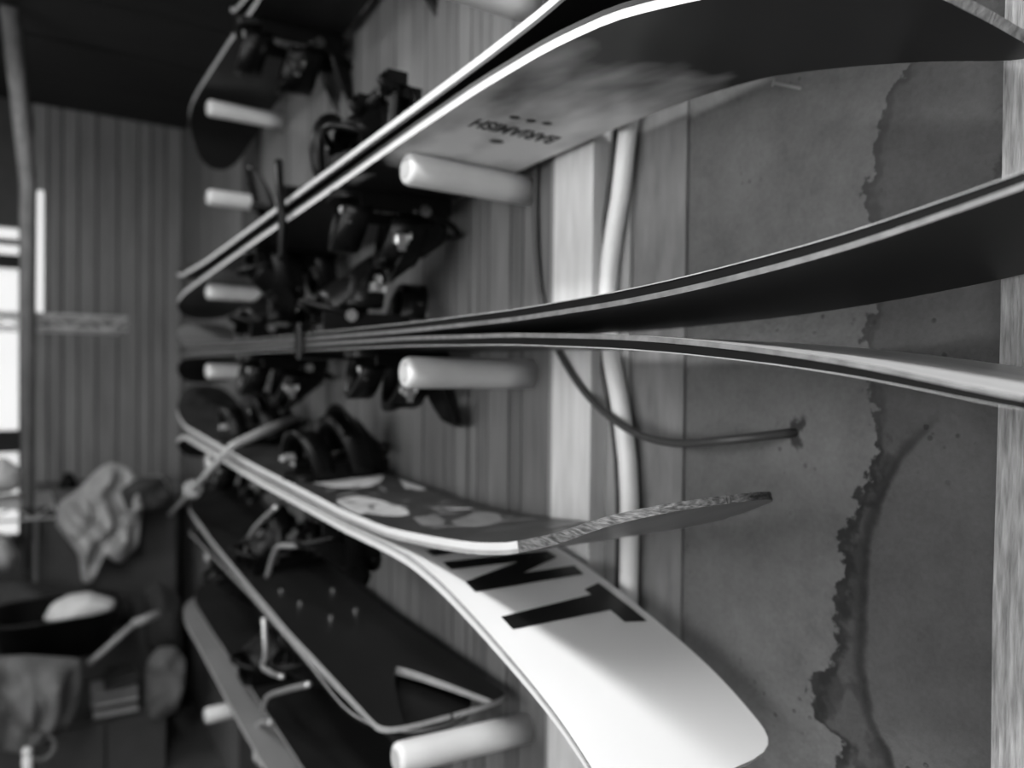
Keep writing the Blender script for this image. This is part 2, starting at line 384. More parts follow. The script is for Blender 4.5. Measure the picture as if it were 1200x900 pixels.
# ------------------------------------------------------------------ snowboards
XC, BW = .4415, .177
class Board: pass
def interp_smooth(pts, k=.05):
    P = sorted(pts); ys = np.array([p[0] for p in P]); zs = np.array([p[1] for p in P])
    dy = np.linspace(ys[0]-.3, ys[-1]+.3, 1200)
    s0 = (zs[1]-zs[0])/(ys[1]-ys[0]); s1 = (zs[-1]-zs[-2])/(ys[-1]-ys[-2])
    z = np.interp(dy, ys, zs); z = np.where(dy < ys[0], zs[0]+s0*(dy-ys[0]), z); z = np.where(dy > ys[-1], zs[-1]+s1*(dy-ys[-1]), z)
    h = max(1, int(k/(dy[1]-dy[0]))); ker = np.hanning(2*h+3); ker /= ker.sum()
    zz = np.convolve(np.pad(z, h+1, mode='edge'), ker, 'valid')
    return lambda y: float(np.interp(y, dy, zz))
def board(label, pts, xc=XC, W=BW, near=(.10, 3.0), far=(.16, 2.3), th=.0115, flip=False, top='top_mid', base='base_black', side='side_black', edge='steel', waist=.05, notch=None, tip_side=None, k=.045, edge_frac=.36, top_line=None, group='snowboards on the wall rack'):
    b = Board(); zf = interp_smooth(pts, k); y0, y1 = min(p[0] for p in pts), max(p[0] for p in pts)
    xf = xc if callable(xc) else (lambda y: xc)
    t = empty('snowboard', (xf((y0+y1)/2), (y0+y1)/2, min(zf(y0), zf(y1), zf((y0+y1)/2))-th/2)); tag(t, label, 'snowboard', group)
    n = 84; st = [y0+(y1-y0)*(.5-.5*math.cos(PI*i/n)) for i in range(n+1)]
    def tipf(q, e): return 1.0 if q >= 1 else max(.02, (1-(1-max(q, 0))**e)**(1/e))
    def hw(y):
        s = (y-y0)/(y1-y0); return W/2*(1-waist*4*s*(1-s))*tipf((y-y0)/near[0], near[1])*tipf((y1-y)/far[0], far[1])
    def frame(y):
        dz = (zf(y+.003)-zf(y-.003))/.006; l = math.hypot(1, dz); return np.array([0, -dz/l, 1/l])
    def thf(y): q = min(1, (y-y0)/.32, (y1-y)/.32); return th*(.50+.50*math.sin(max(0, q)*PI/2))
    def cut(y): return 0.0 if not notch or y > notch[0] else notch[1]*((notch[0]-y)/(notch[0]-y0))**.8
    U, Lw = [], []
    xs = []
    for y in st:
        h = hw(y); x = xf(y); c = min(cut(y), h*.96); nn = frame(y); p = np.array([0, y, zf(y)])
        row = (x-h, x-c, x+c, x+h); xs.append(row)
        tt = thf(y); U.append([p+nn*tt/2+np.array([q, 0, 0]) for q in row]); Lw.append([p-nn*tt/2+np.array([q, 0, 0]) for q in row])
    def sheet(rows):
        V = [v for r in rows for v in r]; F = []
        for i in range(n):
            a, c = 4*i, 4*i+4
            F.append((a, a+1, c+1, c)); F.append((a+2, a+3, c+3, c+2))
        return V, F
    up_name, dn_name = ('base', 'topsheet') if flip else ('topsheet', 'base')
    mts = {'base': base, 'topsheet': top}
    # winding so that the upper sheet faces up and the lower sheet down
    V, F = sheet(U); up_o = mk(up_name, V, F, mts[up_name], t, True, fix=False)
    V, F = sheet(Lw); dn_o = mk(dn_name, V, [f[::-1] for f in F], mts[dn_name], t, True, fix=False)
    def walls(f0, f1, i0, i1, out=0.0):
        V, F = [], []
        def strip(idx, sgn, closed=False):
            base_i = len(V)
            for i in range(i0, i1+1):
                for f in (f0, f1):
                    V.append(Lw[i][idx]*(1-f)+U[i][idx]*f+np.array([sgn*out, 0, 0]))
            for i in range(i1-i0):
                a = base_i+2*i; F.append((a, a+1, a+3, a+2) if sgn > 0 else (a, a+2, a+3, a+1))
        strip(0, -1); strip(3, 1)
        if notch:
            m0 = max(i for i in range(n+1) if st[i] <= notch[0])
            for idx, sgn in ((1, 1), (2, -1)):
                base_i = len(V)
                for i in range(0, m0+2):
                    for f in (f0, f1): V.append(Lw[i][idx]*(1-f)+U[i][idx]*f)
                for i in range(m0+1): a = base_i+2*i; F.append((a, a+1, a+3, a+2) if sgn > 0 else (a, a+2, a+3, a+1))
        for i in (i0, i1):                                  # tip ends
            if i in (0, n):
                base_i = len(V)
                for idx in ((0, 1), (2, 3)):
                    q = len(V)
                    for ii in idx:
                        for f in (f0, f1): V.append(Lw[i][ii]*(1-f)+U[i][ii]*f)
                    F.append((q, q+2, q+3, q+1) if i == 0 else (q, q+1, q+3, q+2))
        return V, F
    e = edge_frac
    rs = (0, e) if not flip else (1-e, 1)
    rb = (e, 1) if not flip else (0, 1-e)
    if tip_side:
        j = max(i for i in range(n+1) if st[i] < tip_side[0])
        V, F = walls(0, 1, 0, j, .0004); mk('tip_edge', V, F, tip_side[1], t, False, fix=False)
    else: j = 0
    V, F = walls(*rb, j, n); mk('sidewall', V, F, side, t, False, fix=False)
    V, F = walls(*rs, j, n, .0006); mk('steel_edge', V, F, edge, t, False, fix=False)
    if top_line:
        tl = (.93, 1.0) if not flip else (0, .07)
        V, F = walls(*tl, j, n, .0008); mk('topsheet_rim', V, F, top_line, t, False, fix=False)
    b.thf = thf; b.root, b.zf, b.frame, b.th, b.flip, b.xf, b.hw = t, zf, frame, th, flip, xf, hw
    b.up, b.dn = up_o, dn_o
    return b
def on_board(b, x, y, side, off=.0005):
    p = np.array([x, y, b.zf(y)]); return p+b.frame(y)*side*(b.thf(y)/2+off)
def hit(b, u, v, side):
    """where the sight line meets the board's upper (+1) or lower (-1) sheet"""
    lo, hi = .05, 3.0; d = ray(u, v); best = None
    ss = np.linspace(.15, 3.0, 3000)
    prev = None
    for s in ss:
        p = d*s; f = p[2]-(b.zf(p[1])+side*b.thf(p[1])/2)
        if prev is not None and (f < 0) != (prev < 0) and abs(p[0]-b.xf(p[1])) < b.hw(p[1])+.09:
            h = b.hw(p[1])-.004; return b.xf(p[1])+max(-h, min(h, p[0]-b.xf(p[1]))), p[1]
        prev = f
    raise ValueError('no hit %s %s' % (u, v))
def decal(b, parent, name, polys, side, mt, sub=6, off=.0006):
    """flat print: polygons of four (x, y) corners laid on the board's sheet"""
    V, F = [], []
    for q in polys:
        q = [np.array(p, float) for p in q]; n = len(V)
        for i in range(sub+1):
            for j in range(sub+1):
                a, c = i/sub, j/sub
                p = (1-a)*((1-c)*q[0]+c*q[1])+a*((1-c)*q[3]+c*q[2]); V.append(on_board(b, p[0], p[1], side, off))
        for i in range(sub):
            for j in range(sub):
                k = n+i*(sub+1)+j; f = (k, k+1, k+sub+2, k+sub+1); F.append(f)
    o = mk(name, V, F, mt, None, False, fix=False)
    org = np.array(parent['_w']); W_ = np.array(o['_w'])
    o.parent = parent; o.location = tuple(W_-org) if parent.type == 'EMPTY' else tuple(W_-np.array(parent['_w']))
    return o
def blob_decal(b, parent, name, pix, side, mt, off=.0006, from_px=True):
    P = np.array([hit(b, u, v, side) for u, v in pix]) if from_px else np.array(pix); c = P.mean(0)
    Q = np.vstack([P, P[:1]]); t = np.r_[0, np.cumsum(np.linalg.norm(np.diff(Q, axis=0), axis=1))]; s = np.linspace(0, t[-1], 36, endpoint=False)
    B = np.c_[np.interp(s, t, Q[:, 0]), np.interp(s, t, Q[:, 1])]; B = (np.roll(B, 1, 0)+2*B+np.roll(B, -1, 0))/4
    V = [on_board(b, c[0], c[1], side, off)]; F = []
    for r in (.5, 1):
        for p in B: q = c+(p-c)*r; V.append(on_board(b, q[0], q[1], side, off))
    for k in range(36):
        k2 = (k+1) % 36; F.append((0, 1+k, 1+k2)); F.append((1+k, 37+k, 37+k2, 1+k2))
    o = mk(name, V, F, mt, None, False); W_ = np.array(o['_w']); o.parent = parent; o.location = tuple(W_-np.array(parent['_w'])); return o

# ---- bindings -----------------------------------------------------------------
BM = {}
def bmesh_set(key, V, F, mt, smooth=True):
    me = mesh(key, V, F); fixn(me); me.materials.append(M[mt])
    if smooth: me.polygons.foreach_set('use_smooth', [True]*len(me.polygons))
    BM[key] = me
def band(x0, w, hy, hz, z0, th, a0=0, a1=180, n=18, lean=0.0):
    """strap arched over the foot"""
    V, F = [], []
    for i in range(n+1):
        q = math.radians(a0+(a1-a0)*i/n); c, s = math.cos(q), math.sin(q)
        for r in (0, th):
            for xx in (-w/2, w/2):
                V.append((x0+xx+lean*s, (hy+r)*c, z0+(hz+r)*s))
    for i in range(n):
        a, b_ = 4*i, 4*i+4
        for p, q in ((0, 1), (1, 3), (3, 2), (2, 0)): F.append((a+p, a+q, b_+q, b_+p))
    F += [(0, 1, 3, 2), (4*n, 4*n+1, 4*n+3, 4*n+2)]
    return V, F
def build_binding_meshes():
    V, F = [], []
    n = 32; out = []
    for k in range(n):
        q = 2*PI*k/n; c, s = math.cos(q), math.sin(q); e = .45
        out.append((.078*math.copysign(abs(c)**e, c), .036*math.copysign(abs(s)**e, s)))
    for z in (0.0, .010):
        for p in out: V.append((p[0], p[1], z))
    F += [tuple(range(n)), tuple(range(n, 2*n))]+[(k, (k+1) % n, n+(k+1) % n, n+k) for k in range(n)]
    for s in (-1, 1): box((-.07, s*.037-.003, .004), (.045, s*.037+.003, .026), V, F)
    bmesh_set('binding', V, F, 'black', False)
    V, F = tube(smooth_path([(-.02, -.038, .022), (-.06, -.036, .03), (-.085, -.018, .038), (-.09, 0, .040), (-.085, .018, .038), (-.06, .036, .03), (-.02, .038, .022)], 24), .005, 8)
    bmesh_set('heel_loop', V, F, 'black')
    V, F = [], []; nu, nv = 12, 8                       # highback: a curved, tapering shell
    for th in (0, .005):
        for j in range(nv+1):
            s = j/nv; wid = math.radians(78*(1-.35*s**2)); r = .040+.004*s+th
            for i in range(nu+1):
                q = -wid+2*wid*i/nu; z = .028+.090*s-(.010*(abs(i/nu-.5)*2)**2*s)
                V.append((-.040-r*math.cos(q)-.018*s, r*math.sin(q)*.88, z))
    def id_(l, j, i): return l*(nv+1)*(nu+1)+j*(nu+1)+i
    for j in range(nv):
        for i in range(nu):
            if j in (3, 4) and i in (4, 5, 6, 7): continue
            for l in (0, 1): F.append((id_(l, j, i), id_(l, j, i+1), id_(l, j+1, i+1), id_(l, j+1, i)))
    for i in range(nu):
        for j in (0, nv): F.append((id_(0, j, i), id_(0, j, i+1), id_(1, j, i+1), id_(1, j, i)))
    for j in range(nv):
        for i in (0, nu): F.append((id_(0, j, i), id_(0, j+1, i), id_(1, j+1, i), id_(1, j, i)))
    bmesh_set('highback', V, F, 'black')
    V2 = [(-.060+(x+.060)*math.cos(1.15)+(z-.03)*math.sin(1.15), y, .03-(x+.060)*math.sin(1.15)+(z-.03)*math.cos(1.15)) for x, y, z in V]
    bmesh_set('highback_folded', V2, F, 'black')
    bmesh_set('ankle_strap', *band(-.022, .048, .037, .060, .016, .011, -8, 165, lean=.016), 'black')
    bmesh_set('toe_strap', *band(.046, .034, .036, .052, .012, .008, -5, 170, lean=.014), 'black')
    bmesh_set('strap_tongue', *band(-.004, .014, .046, .072, .016, .003, 40, 118, lean=.016), 'black')
    V, F = box((-.016, -.046, .050), (.016, -.038, .070)); box((-.008, -.052, .054), (.008, -.044, .085), V, F)
    for xx in (-.018, .018): box((xx-.002, -.054, .048), (xx+.002, -.038, .062), V, F)
    V = [(-.002+v[0]*.62, -.042+(v[1]+.042)*.8, .060+(v[2]-.060)*.62) for v in V]
    bmesh_set('buckle', V, F, 'chrome', False); bmesh_set('toe_buckle', V, F, 'side_grey', False)
    V, F = [], []
    q = [(.024*math.cos(2*PI*k/20), .024*math.sin(2*PI*k/20)) for k in range(20)]
    V = [(a, c, .010) for a, c in q]+[(a, c, .0135) for a, c in q]; F = [tuple(range(20)), tuple(range(20, 40))]+[(k, (k+1) % 20, 20+(k+1) % 20, 20+k) for k in range(20)]
    bmesh_set('mounting_disc', V, F, 'side_grey', False)
    V, F = tube([(0, 0, .013), (0, 0, .016)], .0045, 8)
    bmesh_set('disc_screw', V, F, 'chrome', False)
    V, F = tube([(-.035, .039, .022), (-.035, .044, .022)], .008, 10)
    bmesh_set('strap_bolt', V, F, 'chrome', False)
build_binding_meshes()
def binding(b, y, side, heel=-1, rot=0.0, folded=False, x=None, sc=1.0, skip=()):
    x = b.xf(y) if x is None else x
    p = on_board(b, x, y, side, .0003); nn = b.frame(y)*side
    zx = Vector(nn); xx = Vector((heel*-1.0, 0, 0)); xx = (xx-zx*xx.dot(zx)).normalized(); yy = zx.cross(xx)
    Mx = Matrix((xx, yy, zx)).transposed().to_4x4() @ Matrix.Rotation(math.radians(rot), 4, 'Z') @ Matrix.Scale(sc, 4)
    Mx.translation = Vector(p)-Vector(b.root['_w'])
    o = bpy.data.objects.new('binding', BM['binding']); COL.objects.link(o); o.parent = b.root; o.matrix_local = Mx
    def sub(key, name=None, mx=None):
        c = bpy.data.objects.new(name or key, BM[key]); COL.objects.link(c); c.parent = o
        if mx is not None: c.matrix_local = mx
        return c
    if 'highback' not in skip: sub('highback_folded' if folded else 'highback', 'highback')
    sub('heel_loop'); 
    if 'straps' not in skip:
        sub('ankle_strap'); sub('toe_strap'); sub('strap_tongue')
        sub('buckle'); sub('toe_buckle', 'buckle', Matrix.Translation((.062, .002, -.018)) @ Matrix.Scale(.8, 4))
    sub('mounting_disc'); sub('strap_bolt'); sub('strap_bolt', None, Matrix.Translation((0, -.083, 0)))
    for a, c in ((.012, .012), (-.012, .012), (.012, -.012), (-.012, -.012)): sub('disc_screw', None, Matrix.Translation((a, c, 0)))
    return o

# row 2: white-edged pair, base to base
r2L = board('snowboard hung deck-down with cloudy grey print and lettering, white edge', [(2.27, .145), (2.18, .178), (2.05, .198), (1.8, .213), (1.36, .235), (.944, .252), (.74, .261), (.6, .265), (.49, .264), (.41, .257), (.338, .240), (.274, .222), (.20, .195)], flip=True, top='cloud', base='base_black', side='side_white', edge='dark_steel', edge_frac=.34, th=.0115, near=(.07, 4), far=(.16, 2.4), tip_side=(.30, 'side_rough'))
r2U = board('white-edged snowboard lying deck-up on the cloud-print board', [(2.27, .30), (2.2, .262), (2.1, .240), (1.8, .243), (1.165, .267), (.741, .281), (.6, .286), (.50, .291), (.42, .300), (.34, .318), (.24, .35)], side='side_white', edge='dark_steel', edge_frac=.34, th=.0115, near=(.07, 4), far=(.16, 2.4), top='top_mid')
# row 3: black-edged pair
r3U = board('black-edged snowboard lying deck-up, black base tip rising over the concrete', [(2.24, .128), (2.15, .085), (2.05, .060), (1.36, .051), (.736, .048), (.536, .049), (.405, .053), (.339, .057), (.275, .063), (.223, .069), (.146, .083), (.06, .105)], side='side_black', edge='steel', top_line='side_grey', near=(.12, 3), far=(.13, 2.6), top='base_pale', waist=.03, th=.0105)
r3L = board('black-edged snowboard hung deck-down with scuffed grey base facing up', [(2.24, -.035), (2.15, .012), (2.05, .034), (1.36, .036), (.736, .033), (.536, .029), (.404, .023), (.339, .018), (.274, .011), (.222, .004), (.18, -.004), (.128, -.014)], flip=True, th=.0105, side='side_black', edge='steel', base='base_scuffed', top='top_dark', near=(.05, 4.5), far=(.13, 2.6), waist=.03, top_line='side_grey')
# row 4: printed deck over the white NT base
r4U = board('snowboard with dark leafy printed deck and upturned blunt worn nose', [(2.26, -.045), (2.18, -.105), (2.05, -.145), (1.413, -.174), (.935, -.187), (.80, -.185), (.692, -.175), (.60, -.164), (.532, -.150), (.44, -.121), (.40, -.104), (.35, -.086)], side='side_white', edge='side_grey', base='base_grey', top='top_leaf', xc=lambda y: XC-.030*max(0, min(1, (.60-y)/.25))**1.5, near=(.10, 2.9), far=(.16, 2.5), tip_side=(.53, 'side_worn'), waist=.04)
r4L = board('snowboard with glossy white base facing up and black letters NT', [(2.26, -.245), (2.18, -.195), (2.05, -.170), (1.353, -.196), (.935, -.204), (.80, -.203), (.731, -.205), (.66, -.216), (.588, -.234), (.50, -.260), (.45, -.279), (.393, -.312)], flip=True, side='side_white', edge='side_grey', base='base_white', top='top_dark', near=(.04, 5), far=(.16, 2.5), waist=.04)
# row 5: swallowtail over a dark board
r5U = board('dark-decked swallowtail snowboard with pale rail lying on the lower peg', [(2.12, -.30), (2.0, -.345), (1.695, -.379), (1.408, -.399), (1.15, -.414), (.931, -.417), (.86, -.418), (.795, -.418)], side='side_grey', edge='side_grey', top='top_dark', near=(.035, 4), far=(.2, 2.2), notch=(.955, .062), th=.013, waist=.03)
r5L = board('black-based snowboard hung deck-down under the swallowtail board', [(2.1, -.43), (2.0, -.405), (1.409, -.416), (1.069, -.430), (.95, -.438), (.825, -.445)], flip=True, side='side_black', edge='side_grey', base='base_black', top='top_dark', near=(.14, 2.4), far=(.16, 2.4))
# row 6
r6L = board('snowboard with plain pale grey base facing up low on the rack', [(2.1, -.60), (1.964, -.597), (1.806, -.606), (1.479, -.632), (1.295, -.642), (.9, -.652), (.5, -.66)], xc=.42, flip=True, side='side_grey', edge='side_grey', base='base_pale', top='top_dark', near=(.14, 2.4), far=(.24, 2.1))
r6U = board('dark snowboard lying deck-up on the plain pale base board', [(2.05, -.55), (1.95, -.572), (1.778, -.583), (1.285, -.60), (1.034, -.61), (.6, -.61)], xc=.438, W=.150, side='side_black', edge='side_grey', top='top_dark', near=(.14, 2.4), far=(.14, 2.4))
# row 0
r0L = board('pale-edged snowboard hung deck-down on the topmost pegs', [(2.10, .53), (2.05, .605), (1.96, .648), (1.86, .656), (1.6, .660), (1.372, .656), (1.0, .70), (.5, .72)], flip=True, side='side_grey', edge='side_grey', top='top_dark', base='base_black', near=(.14, 2.4), far=(.13, 2.2), k=.03)
r0U = board('pale-edged snowboard lying deck-up on the topmost board', [(1.64, .775), (1.60, .735), (1.54, .702), (1.372, .682), (1.0, .72), (.5, .74)], side='side_grey', edge='side_grey', top='top_dark', near=(.14, 2.4), far=(.10, 2.6), k=.03)

for b, lst in ((r2U, [(.99, 1, -1, 12, True), (1.40, 1, -1, -8, False)]),
               (r2L, [(.99, -1, 1, 10, True), (1.45, -1, -1, 0, True)]),
               (r3U, [(1.06, 1, -1, -8, True), (1.52, 1, -1, 8, True)]),
               (r3L, [(.96, -1, 1, 5, False), (1.50, -1, 1, 0, True)]),
               (r4U, [(1.20, 1, 1, 15, True), (1.66, 1, 1, 0, True)]),
               (r4L, [(1.08, -1, -1, 0, True), (1.74, -1, 1, 0, True)]),
               (r5U, [(1.50, 1, -1, 10, True)]),
               (r5L, [(1.20, -1, -1, 5, True), (1.74, -1, -1, 0, True)]),
               (r6U, [(1.46, 1, -1, 0, True)]),
               (r0L, [(1.46, -1, 1, 8, False), (1.05, -1, 1, 8, False)])):
    for y, s, h, rot, fo in lst: binding(b, y, s, h, rot, fo, sc=1.30 if b is r0L else 1.10 if fo else .92)

# loosened ladder straps standing up from the bindings of the white-edged board
for X0, Y0, zz, sw in ((.400, .905, .088, .02), (.425, .875, .075, -.02), (.395, .99, .085, .02), (.42, .94, .095, -.015), (.41, 1.05, .075, .02)):
    p = on_board(r2U, X0, Y0, 1, .002)
    V, F = tube(smooth_path([p, p+np.array([.004, -sw*.3, zz*.5]), p+np.array([0, -sw, zz]), p+np.array([-.02, -sw*1.6, zz*.8])], 18), .013, 8, flat=.4); mk('ladder_strap', V, F, 'black', r2U.root, True)
    q = p+np.array([0, -sw, zz]); mk('ratchet', *box(q-np.array([.014, .010, .008]), q+np.array([.014, .010, .008])), 'black', r2U.root)
c = on_board(r2U, .405, 1.115, 1, .058)
V, F = tube([c+np.array([.030*math.cos(a), .012*math.cos(a), .052*math.sin(a)]) for a in np.linspace(0, 2*PI, 28)], .012, 10, flat=.8); mk('strap_loop', V, F, 'black', r2U.root, True)
# prints -------------------------------------------------------------------------
def rel(b): return b.root
# letters on the white base: corner points of the strokes on the board (x, y)
def hx(q): return [hit(r4L, u, v, 1) for u, v in q]
decal(r4L, r4L.root, 'letter_T', [hx([(586, 723), (703, 694), (724, 713), (600, 738)]), hx([(684, 691), (700, 683), (757, 728), (731, 729)])], 1, 'print_black')
decal(r4L, r4L.root, 'letter_N', [hx([(518, 659), (640, 646), (652, 653), (528, 668)]), hx([(545, 682), (672, 663), (683, 673), (556, 694)]), hx([(640, 646), (652, 653), (572, 692), (545, 682)])], 1, 'print_black', off=.0007)
decal(r4L, r4L.root, 'letter_E', [hx([(498, 646), (600, 630), (606, 636), (508, 652)])], 1, 'print_black')
# small lettering under the cloud-print board
def text_decal(b, parent, name, s, x, y, size, side, mt, right, upv, sx=1.0):
    cu = bpy.data.curves.new('lettering', 'FONT'); cu.body = s; cu.size = 1; cu.offset = .025; cu.align_x = 'CENTER'
    to = bpy.data.objects.new('lettering', cu); COL.objects.link(to)
    me = bpy.data.meshes.new_from_object(to.evaluated_get(bpy.context.evaluated_depsgraph_get()))
    bpy.data.objects.remove(to)
    V = []
    for v in me.vertices:
        p = np.array([x, y])+np.array(right)*v.co.x*size*sx+np.array(upv)*v.co.y*size
        V.append(on_board(b, p[0], p[1], side, .0007))
    F = [tuple(p.vertices) for p in me.polygons]
    o = mk(name, V, F, mt, None); W_ = np.array(o['_w']); o.parent = parent; o.location = tuple(W_-np.array(parent['_w']))
pa, pb = hit(r2L, 548, 143, -1), hit(r2L, 652, 166, -1)
mx, my = (pa[0]+pb[0])/2, (pa[1]+pb[1])/2
text_decal(r2L, r2L.root, 'lettering', 'BARIAMISH', mx, my-.015, .034, -1, 'print_grey', (-1, 0), (0, 1), sx=abs(pa[0]-pb[0])/(.034*5.3))
for u, v in ((603, 137), (622, 141), (641, 144)):
    q = hit(r2L, u, v, -1)
    blob_decal(r2L, r2L.root, 'emblem', [(q[0]+.006*math.cos(a), q[1]+.005*math.sin(a)) for a in (0, .8, 1.6, 2.4, 3.1, 3.9, 4.7, 5.5)], -1, 'print_grey', from_px=False)
q = hit(r2L, 582, 165, -1)
blob_decal(r2L, r2L.root, 'emblem', [(q[0]+.009*math.cos(a), q[1]+.007*math.sin(a)) for a in (0, .8, 1.6, 2.4, 3.1, 3.9, 4.7, 5.5)], -1, 'print_grey', from_px=False)
# leafy print on the deck above
for nm, mt, pts in (('leaf_print', 'print_light', [(392, 587), (420, 581), (448, 587), (478, 598), (480, 605), (455, 606), (425, 601), (415, 606), (400, 598)]),
                    ('leaf_print', 'print_light', [(350, 553), (395, 550), (450, 556), (448, 564), (430, 572), (390, 572), (362, 565)]),
                    ('leaf_print', 'print_light', [(468, 562), (495, 559), (522, 570), (500, 575), (475, 573)]),
                    ('leaf_print', 'print_mid', [(484, 607), (510, 604), (523, 611), (515, 618), (495, 617)]),
                    ('leaf_print', 'print_mid', [(528, 612), (560, 600), (585, 602), (590, 612), (560, 619), (540, 619)]),
                    ('leaf_print', 'print_light', [(335, 540), (370, 536), (405, 545), (380, 552), (350, 551)])):
    blob_decal(r4U, r4U.root, nm, pts, 1, mt)
rl = random.Random(11)
for k in range(30):                                                # small leaves and specks of the deck print
    yy = rl.uniform(.62, 1.10); xx = r4U.xf(yy)+rl.uniform(-.75, .75)*r4U.hw(yy); a0 = rl.uniform(0, PI); ln, wd = rl.uniform(.010, .028), rl.uniform(.003, .007)
    pts = []
    for q in range(10):
        a = 2*PI*q/10; e = rl.uniform(.7, 1.2); lx, ly = ln*math.cos(a)*e, wd*math.sin(a)*e
        pts.append((xx+lx*math.cos(a0)-ly*math.sin(a0), yy+lx*math.sin(a0)+ly*math.cos(a0)))
    blob_decal(r4U, r4U.root, 'leaf_print', pts, 1, 'print_mid' if yy < .85 or k % 3 else 'print_light', off=.0009, from_px=False)
# bare insert screws on the swallowtail deck
for u, v in ((352, 707), (390, 692), (417, 716), (388, 724), (330, 692)):
    q = hit(r5U, u, v, 1); p = on_board(r5U, q[0], q[1], 1, 0)
    V, F = tube([p, p+np.array([0, 0, .003])], .005, 10); mk('insert_screw', V, F, 'chrome', r5U.root)

# bent metal strap rods of the bindings on the two lowest pairs
for b, X, pts in ((r5L, .350, [(309, 724), (311, 768), (307, 780), (318, 788), (331, 793)]),
                  (r5U, .375, [(324, 594), (305, 612), (293, 628), (286, 652)]),
                  (r5U, .372, [(366, 638), (342, 640), (326, 641), (320, 652), (313, 676)]),
                  (r6U, .360, [(318, 846), (302, 850), (300, 868), (299, 888), (308, 896)]),
                  (r5L, .352, [(308, 832), (312, 818), (330, 810), (362, 802)])):
    V, F = tube(smooth_path([atX(u, v, X) for u, v in pts], 24), .0045, 8); mk('strap_rod', V, F, 'wire', b.root, True)
V, F = tube(smooth_path([atX(326, 190, .345), atX(328, 225, .342), atX(331, 262, .342), atX(330, 305, .345)], 20), .0085, 10, flat=.8)
tag(mk('board_strap', V, F, 'black', smooth=True), 'black strap standing up across the white-edged board pair', 'strap')
# strap holding the black-edged pair together
V, F = [], []
pts = [(XC-BW/2-.006, 1.10, .062), (XC-BW/2-.006, 1.10, .022), (XC+BW/2+.006, 1.10, .022), (XC+BW/2+.006, 1.10, .066), (XC-BW/2-.006, 1.10, .066)]
for a, c in zip(pts[:-1], pts[1:]): tube([a, c], .011, 8, V, F, flat=.5)
tag(mk('board_strap', V, F, 'black'), 'black strap wrapped around the black-edged board pair', 'strap')

# ------------------------------------------------------------------ cables on the concrete
cab = [np.array([D-.004, .79, .93]), np.array([D-.004, .775, .6])]+[atX(u, v, D-.004) for u, v in [(640, 60), (634, 130), (629, 200), (628, 260), (631, 320), (638, 365)]]
cab += [atX(u, v, D-.012) for u, v in [(655, 412), (690, 465), (738, 504), (790, 519), (860, 515)]]+[atX(905, 510, D+.01), atX(938, 506, D+.03)]
V, F = tube(smooth_path(cab, 70), .0042, 10)
tag(mk('cable', V, F, 'grey_cable', smooth=True), 'dark round cable curving into a hole in the concrete', 'cable')
wc = [np.array([D+.005, .60, .93]), np.array([D+.005, .592, .6])]+[atX(u, v, D+.005) for u, v in [(752, 20), (744, 90), (735, 160), (727, 230), (717, 290), (712, 350), (717, 420), (728, 480), (737, 560), (737, 680), (733, 800), (726, 900)]]+[np.array([D+.005, .64, -1.24])]
V, F = tube(smooth_path(wc, 60), .0105, 12); tag(mk('cable', V, F, 'white', smooth=True), 'thick white cable running down between the timbers', 'cable')
wc = [np.array([D+.010, .625, .93]), np.array([D+.010, .617, .6])]+[atX(u, v, D+.010) for u, v in [(735, 20), (728, 90), (722, 160), (715, 230), (706, 290), (701, 350), (706, 420), (717, 480), (725, 560), (725, 680), (721, 800), (714, 900)]]+[np.array([D+.010, .66, -1.24])]
V, F = tube(smooth_path(wc, 60), .0045, 10); tag(mk('cable', V, F, 'black_cable', smooth=True), 'thin black cable beside the thick white cable', 'cable')
# nail in the concrete
a, c = atX(945, 105, D+.03), atX(907, 97, D+.006)
V, F = tube([c, a], .0016, 8); tube([c-(a-c)*.03, c], .0034, 10, V, F); tag(mk('nail', V, F, 'side_grey'), 'bent nail sticking out of the concrete under the cloud-print board', 'nail')

# ------------------------------------------------------------------ ski pole across the board tails
a, c = atX(200, 603, .33), atX(272, 522, .335); e = atX(345, 490, .50)
t = empty('ski_pole', tuple(a-np.array([0, 0, .01]))); tag(t, 'pale ski pole leaning across the far board tails', 'ski pole')
V, F = tube([a, c], [.006, .007], 10); mk('shaft', V, F, 'side_grey', t, True)
V, F = tube([c, (c+e)/2, e], [.007, .010, .008], 10); mk('grip', V, F, 'side_grey', t, True)
d = (c-a)/np.linalg.norm(c-a); q = a+(c-a)*.45
V, F = tube([q-d*.004, q+d*.004], [.022, .018], 18); mk('basket', V, F, 'side_grey', t)

# ------------------------------------------------------------------ clutter at the end of the aisle
# wire shelf unit
YS = 2.62; t = empty('wire_shelf', (-.25, YS+.15, FLOOR)); tag(t, 'chrome wire shelving unit below the bright window', 'shelf')
def wshelf(zc, x0, x1, y0, y1):
    V, F = [], []
    for yy in (y0, y1):
        for zz in (zc+.018, zc-.022): tube([(x0, yy, zz), (x1, yy, zz)], .004, 6, V, F)
        n = int((x1-x0)/.05)
        for i in range(n):
            xa = x0+(x1-x0)*i/n; xb = x0+(x1-x0)*(i+1)/n
            tube([(xa, yy, zc-.022 if i % 2 else zc+.018), (xb, yy, zc+.018 if i % 2 else zc-.022)], .003, 6, V, F)
    n = int((y1-y0)/.03)
    for i in range(n+1):
        yy = y0+(y1-y0)*i/n; tube([(x0, yy, zc+.020), (x1, yy, zc+.020)], .0022, 5, V, F)
    for xx in (x0, x1): tube([(xx, y0, zc), (xx, y1, zc)], .004, 6, V, F)
    mk('shelf', V, F, 'wire', t)
wshelf(.141, -.75, .288, YS, YS+.25); wshelf(-.424, -.75, .094, YS, YS+.25)
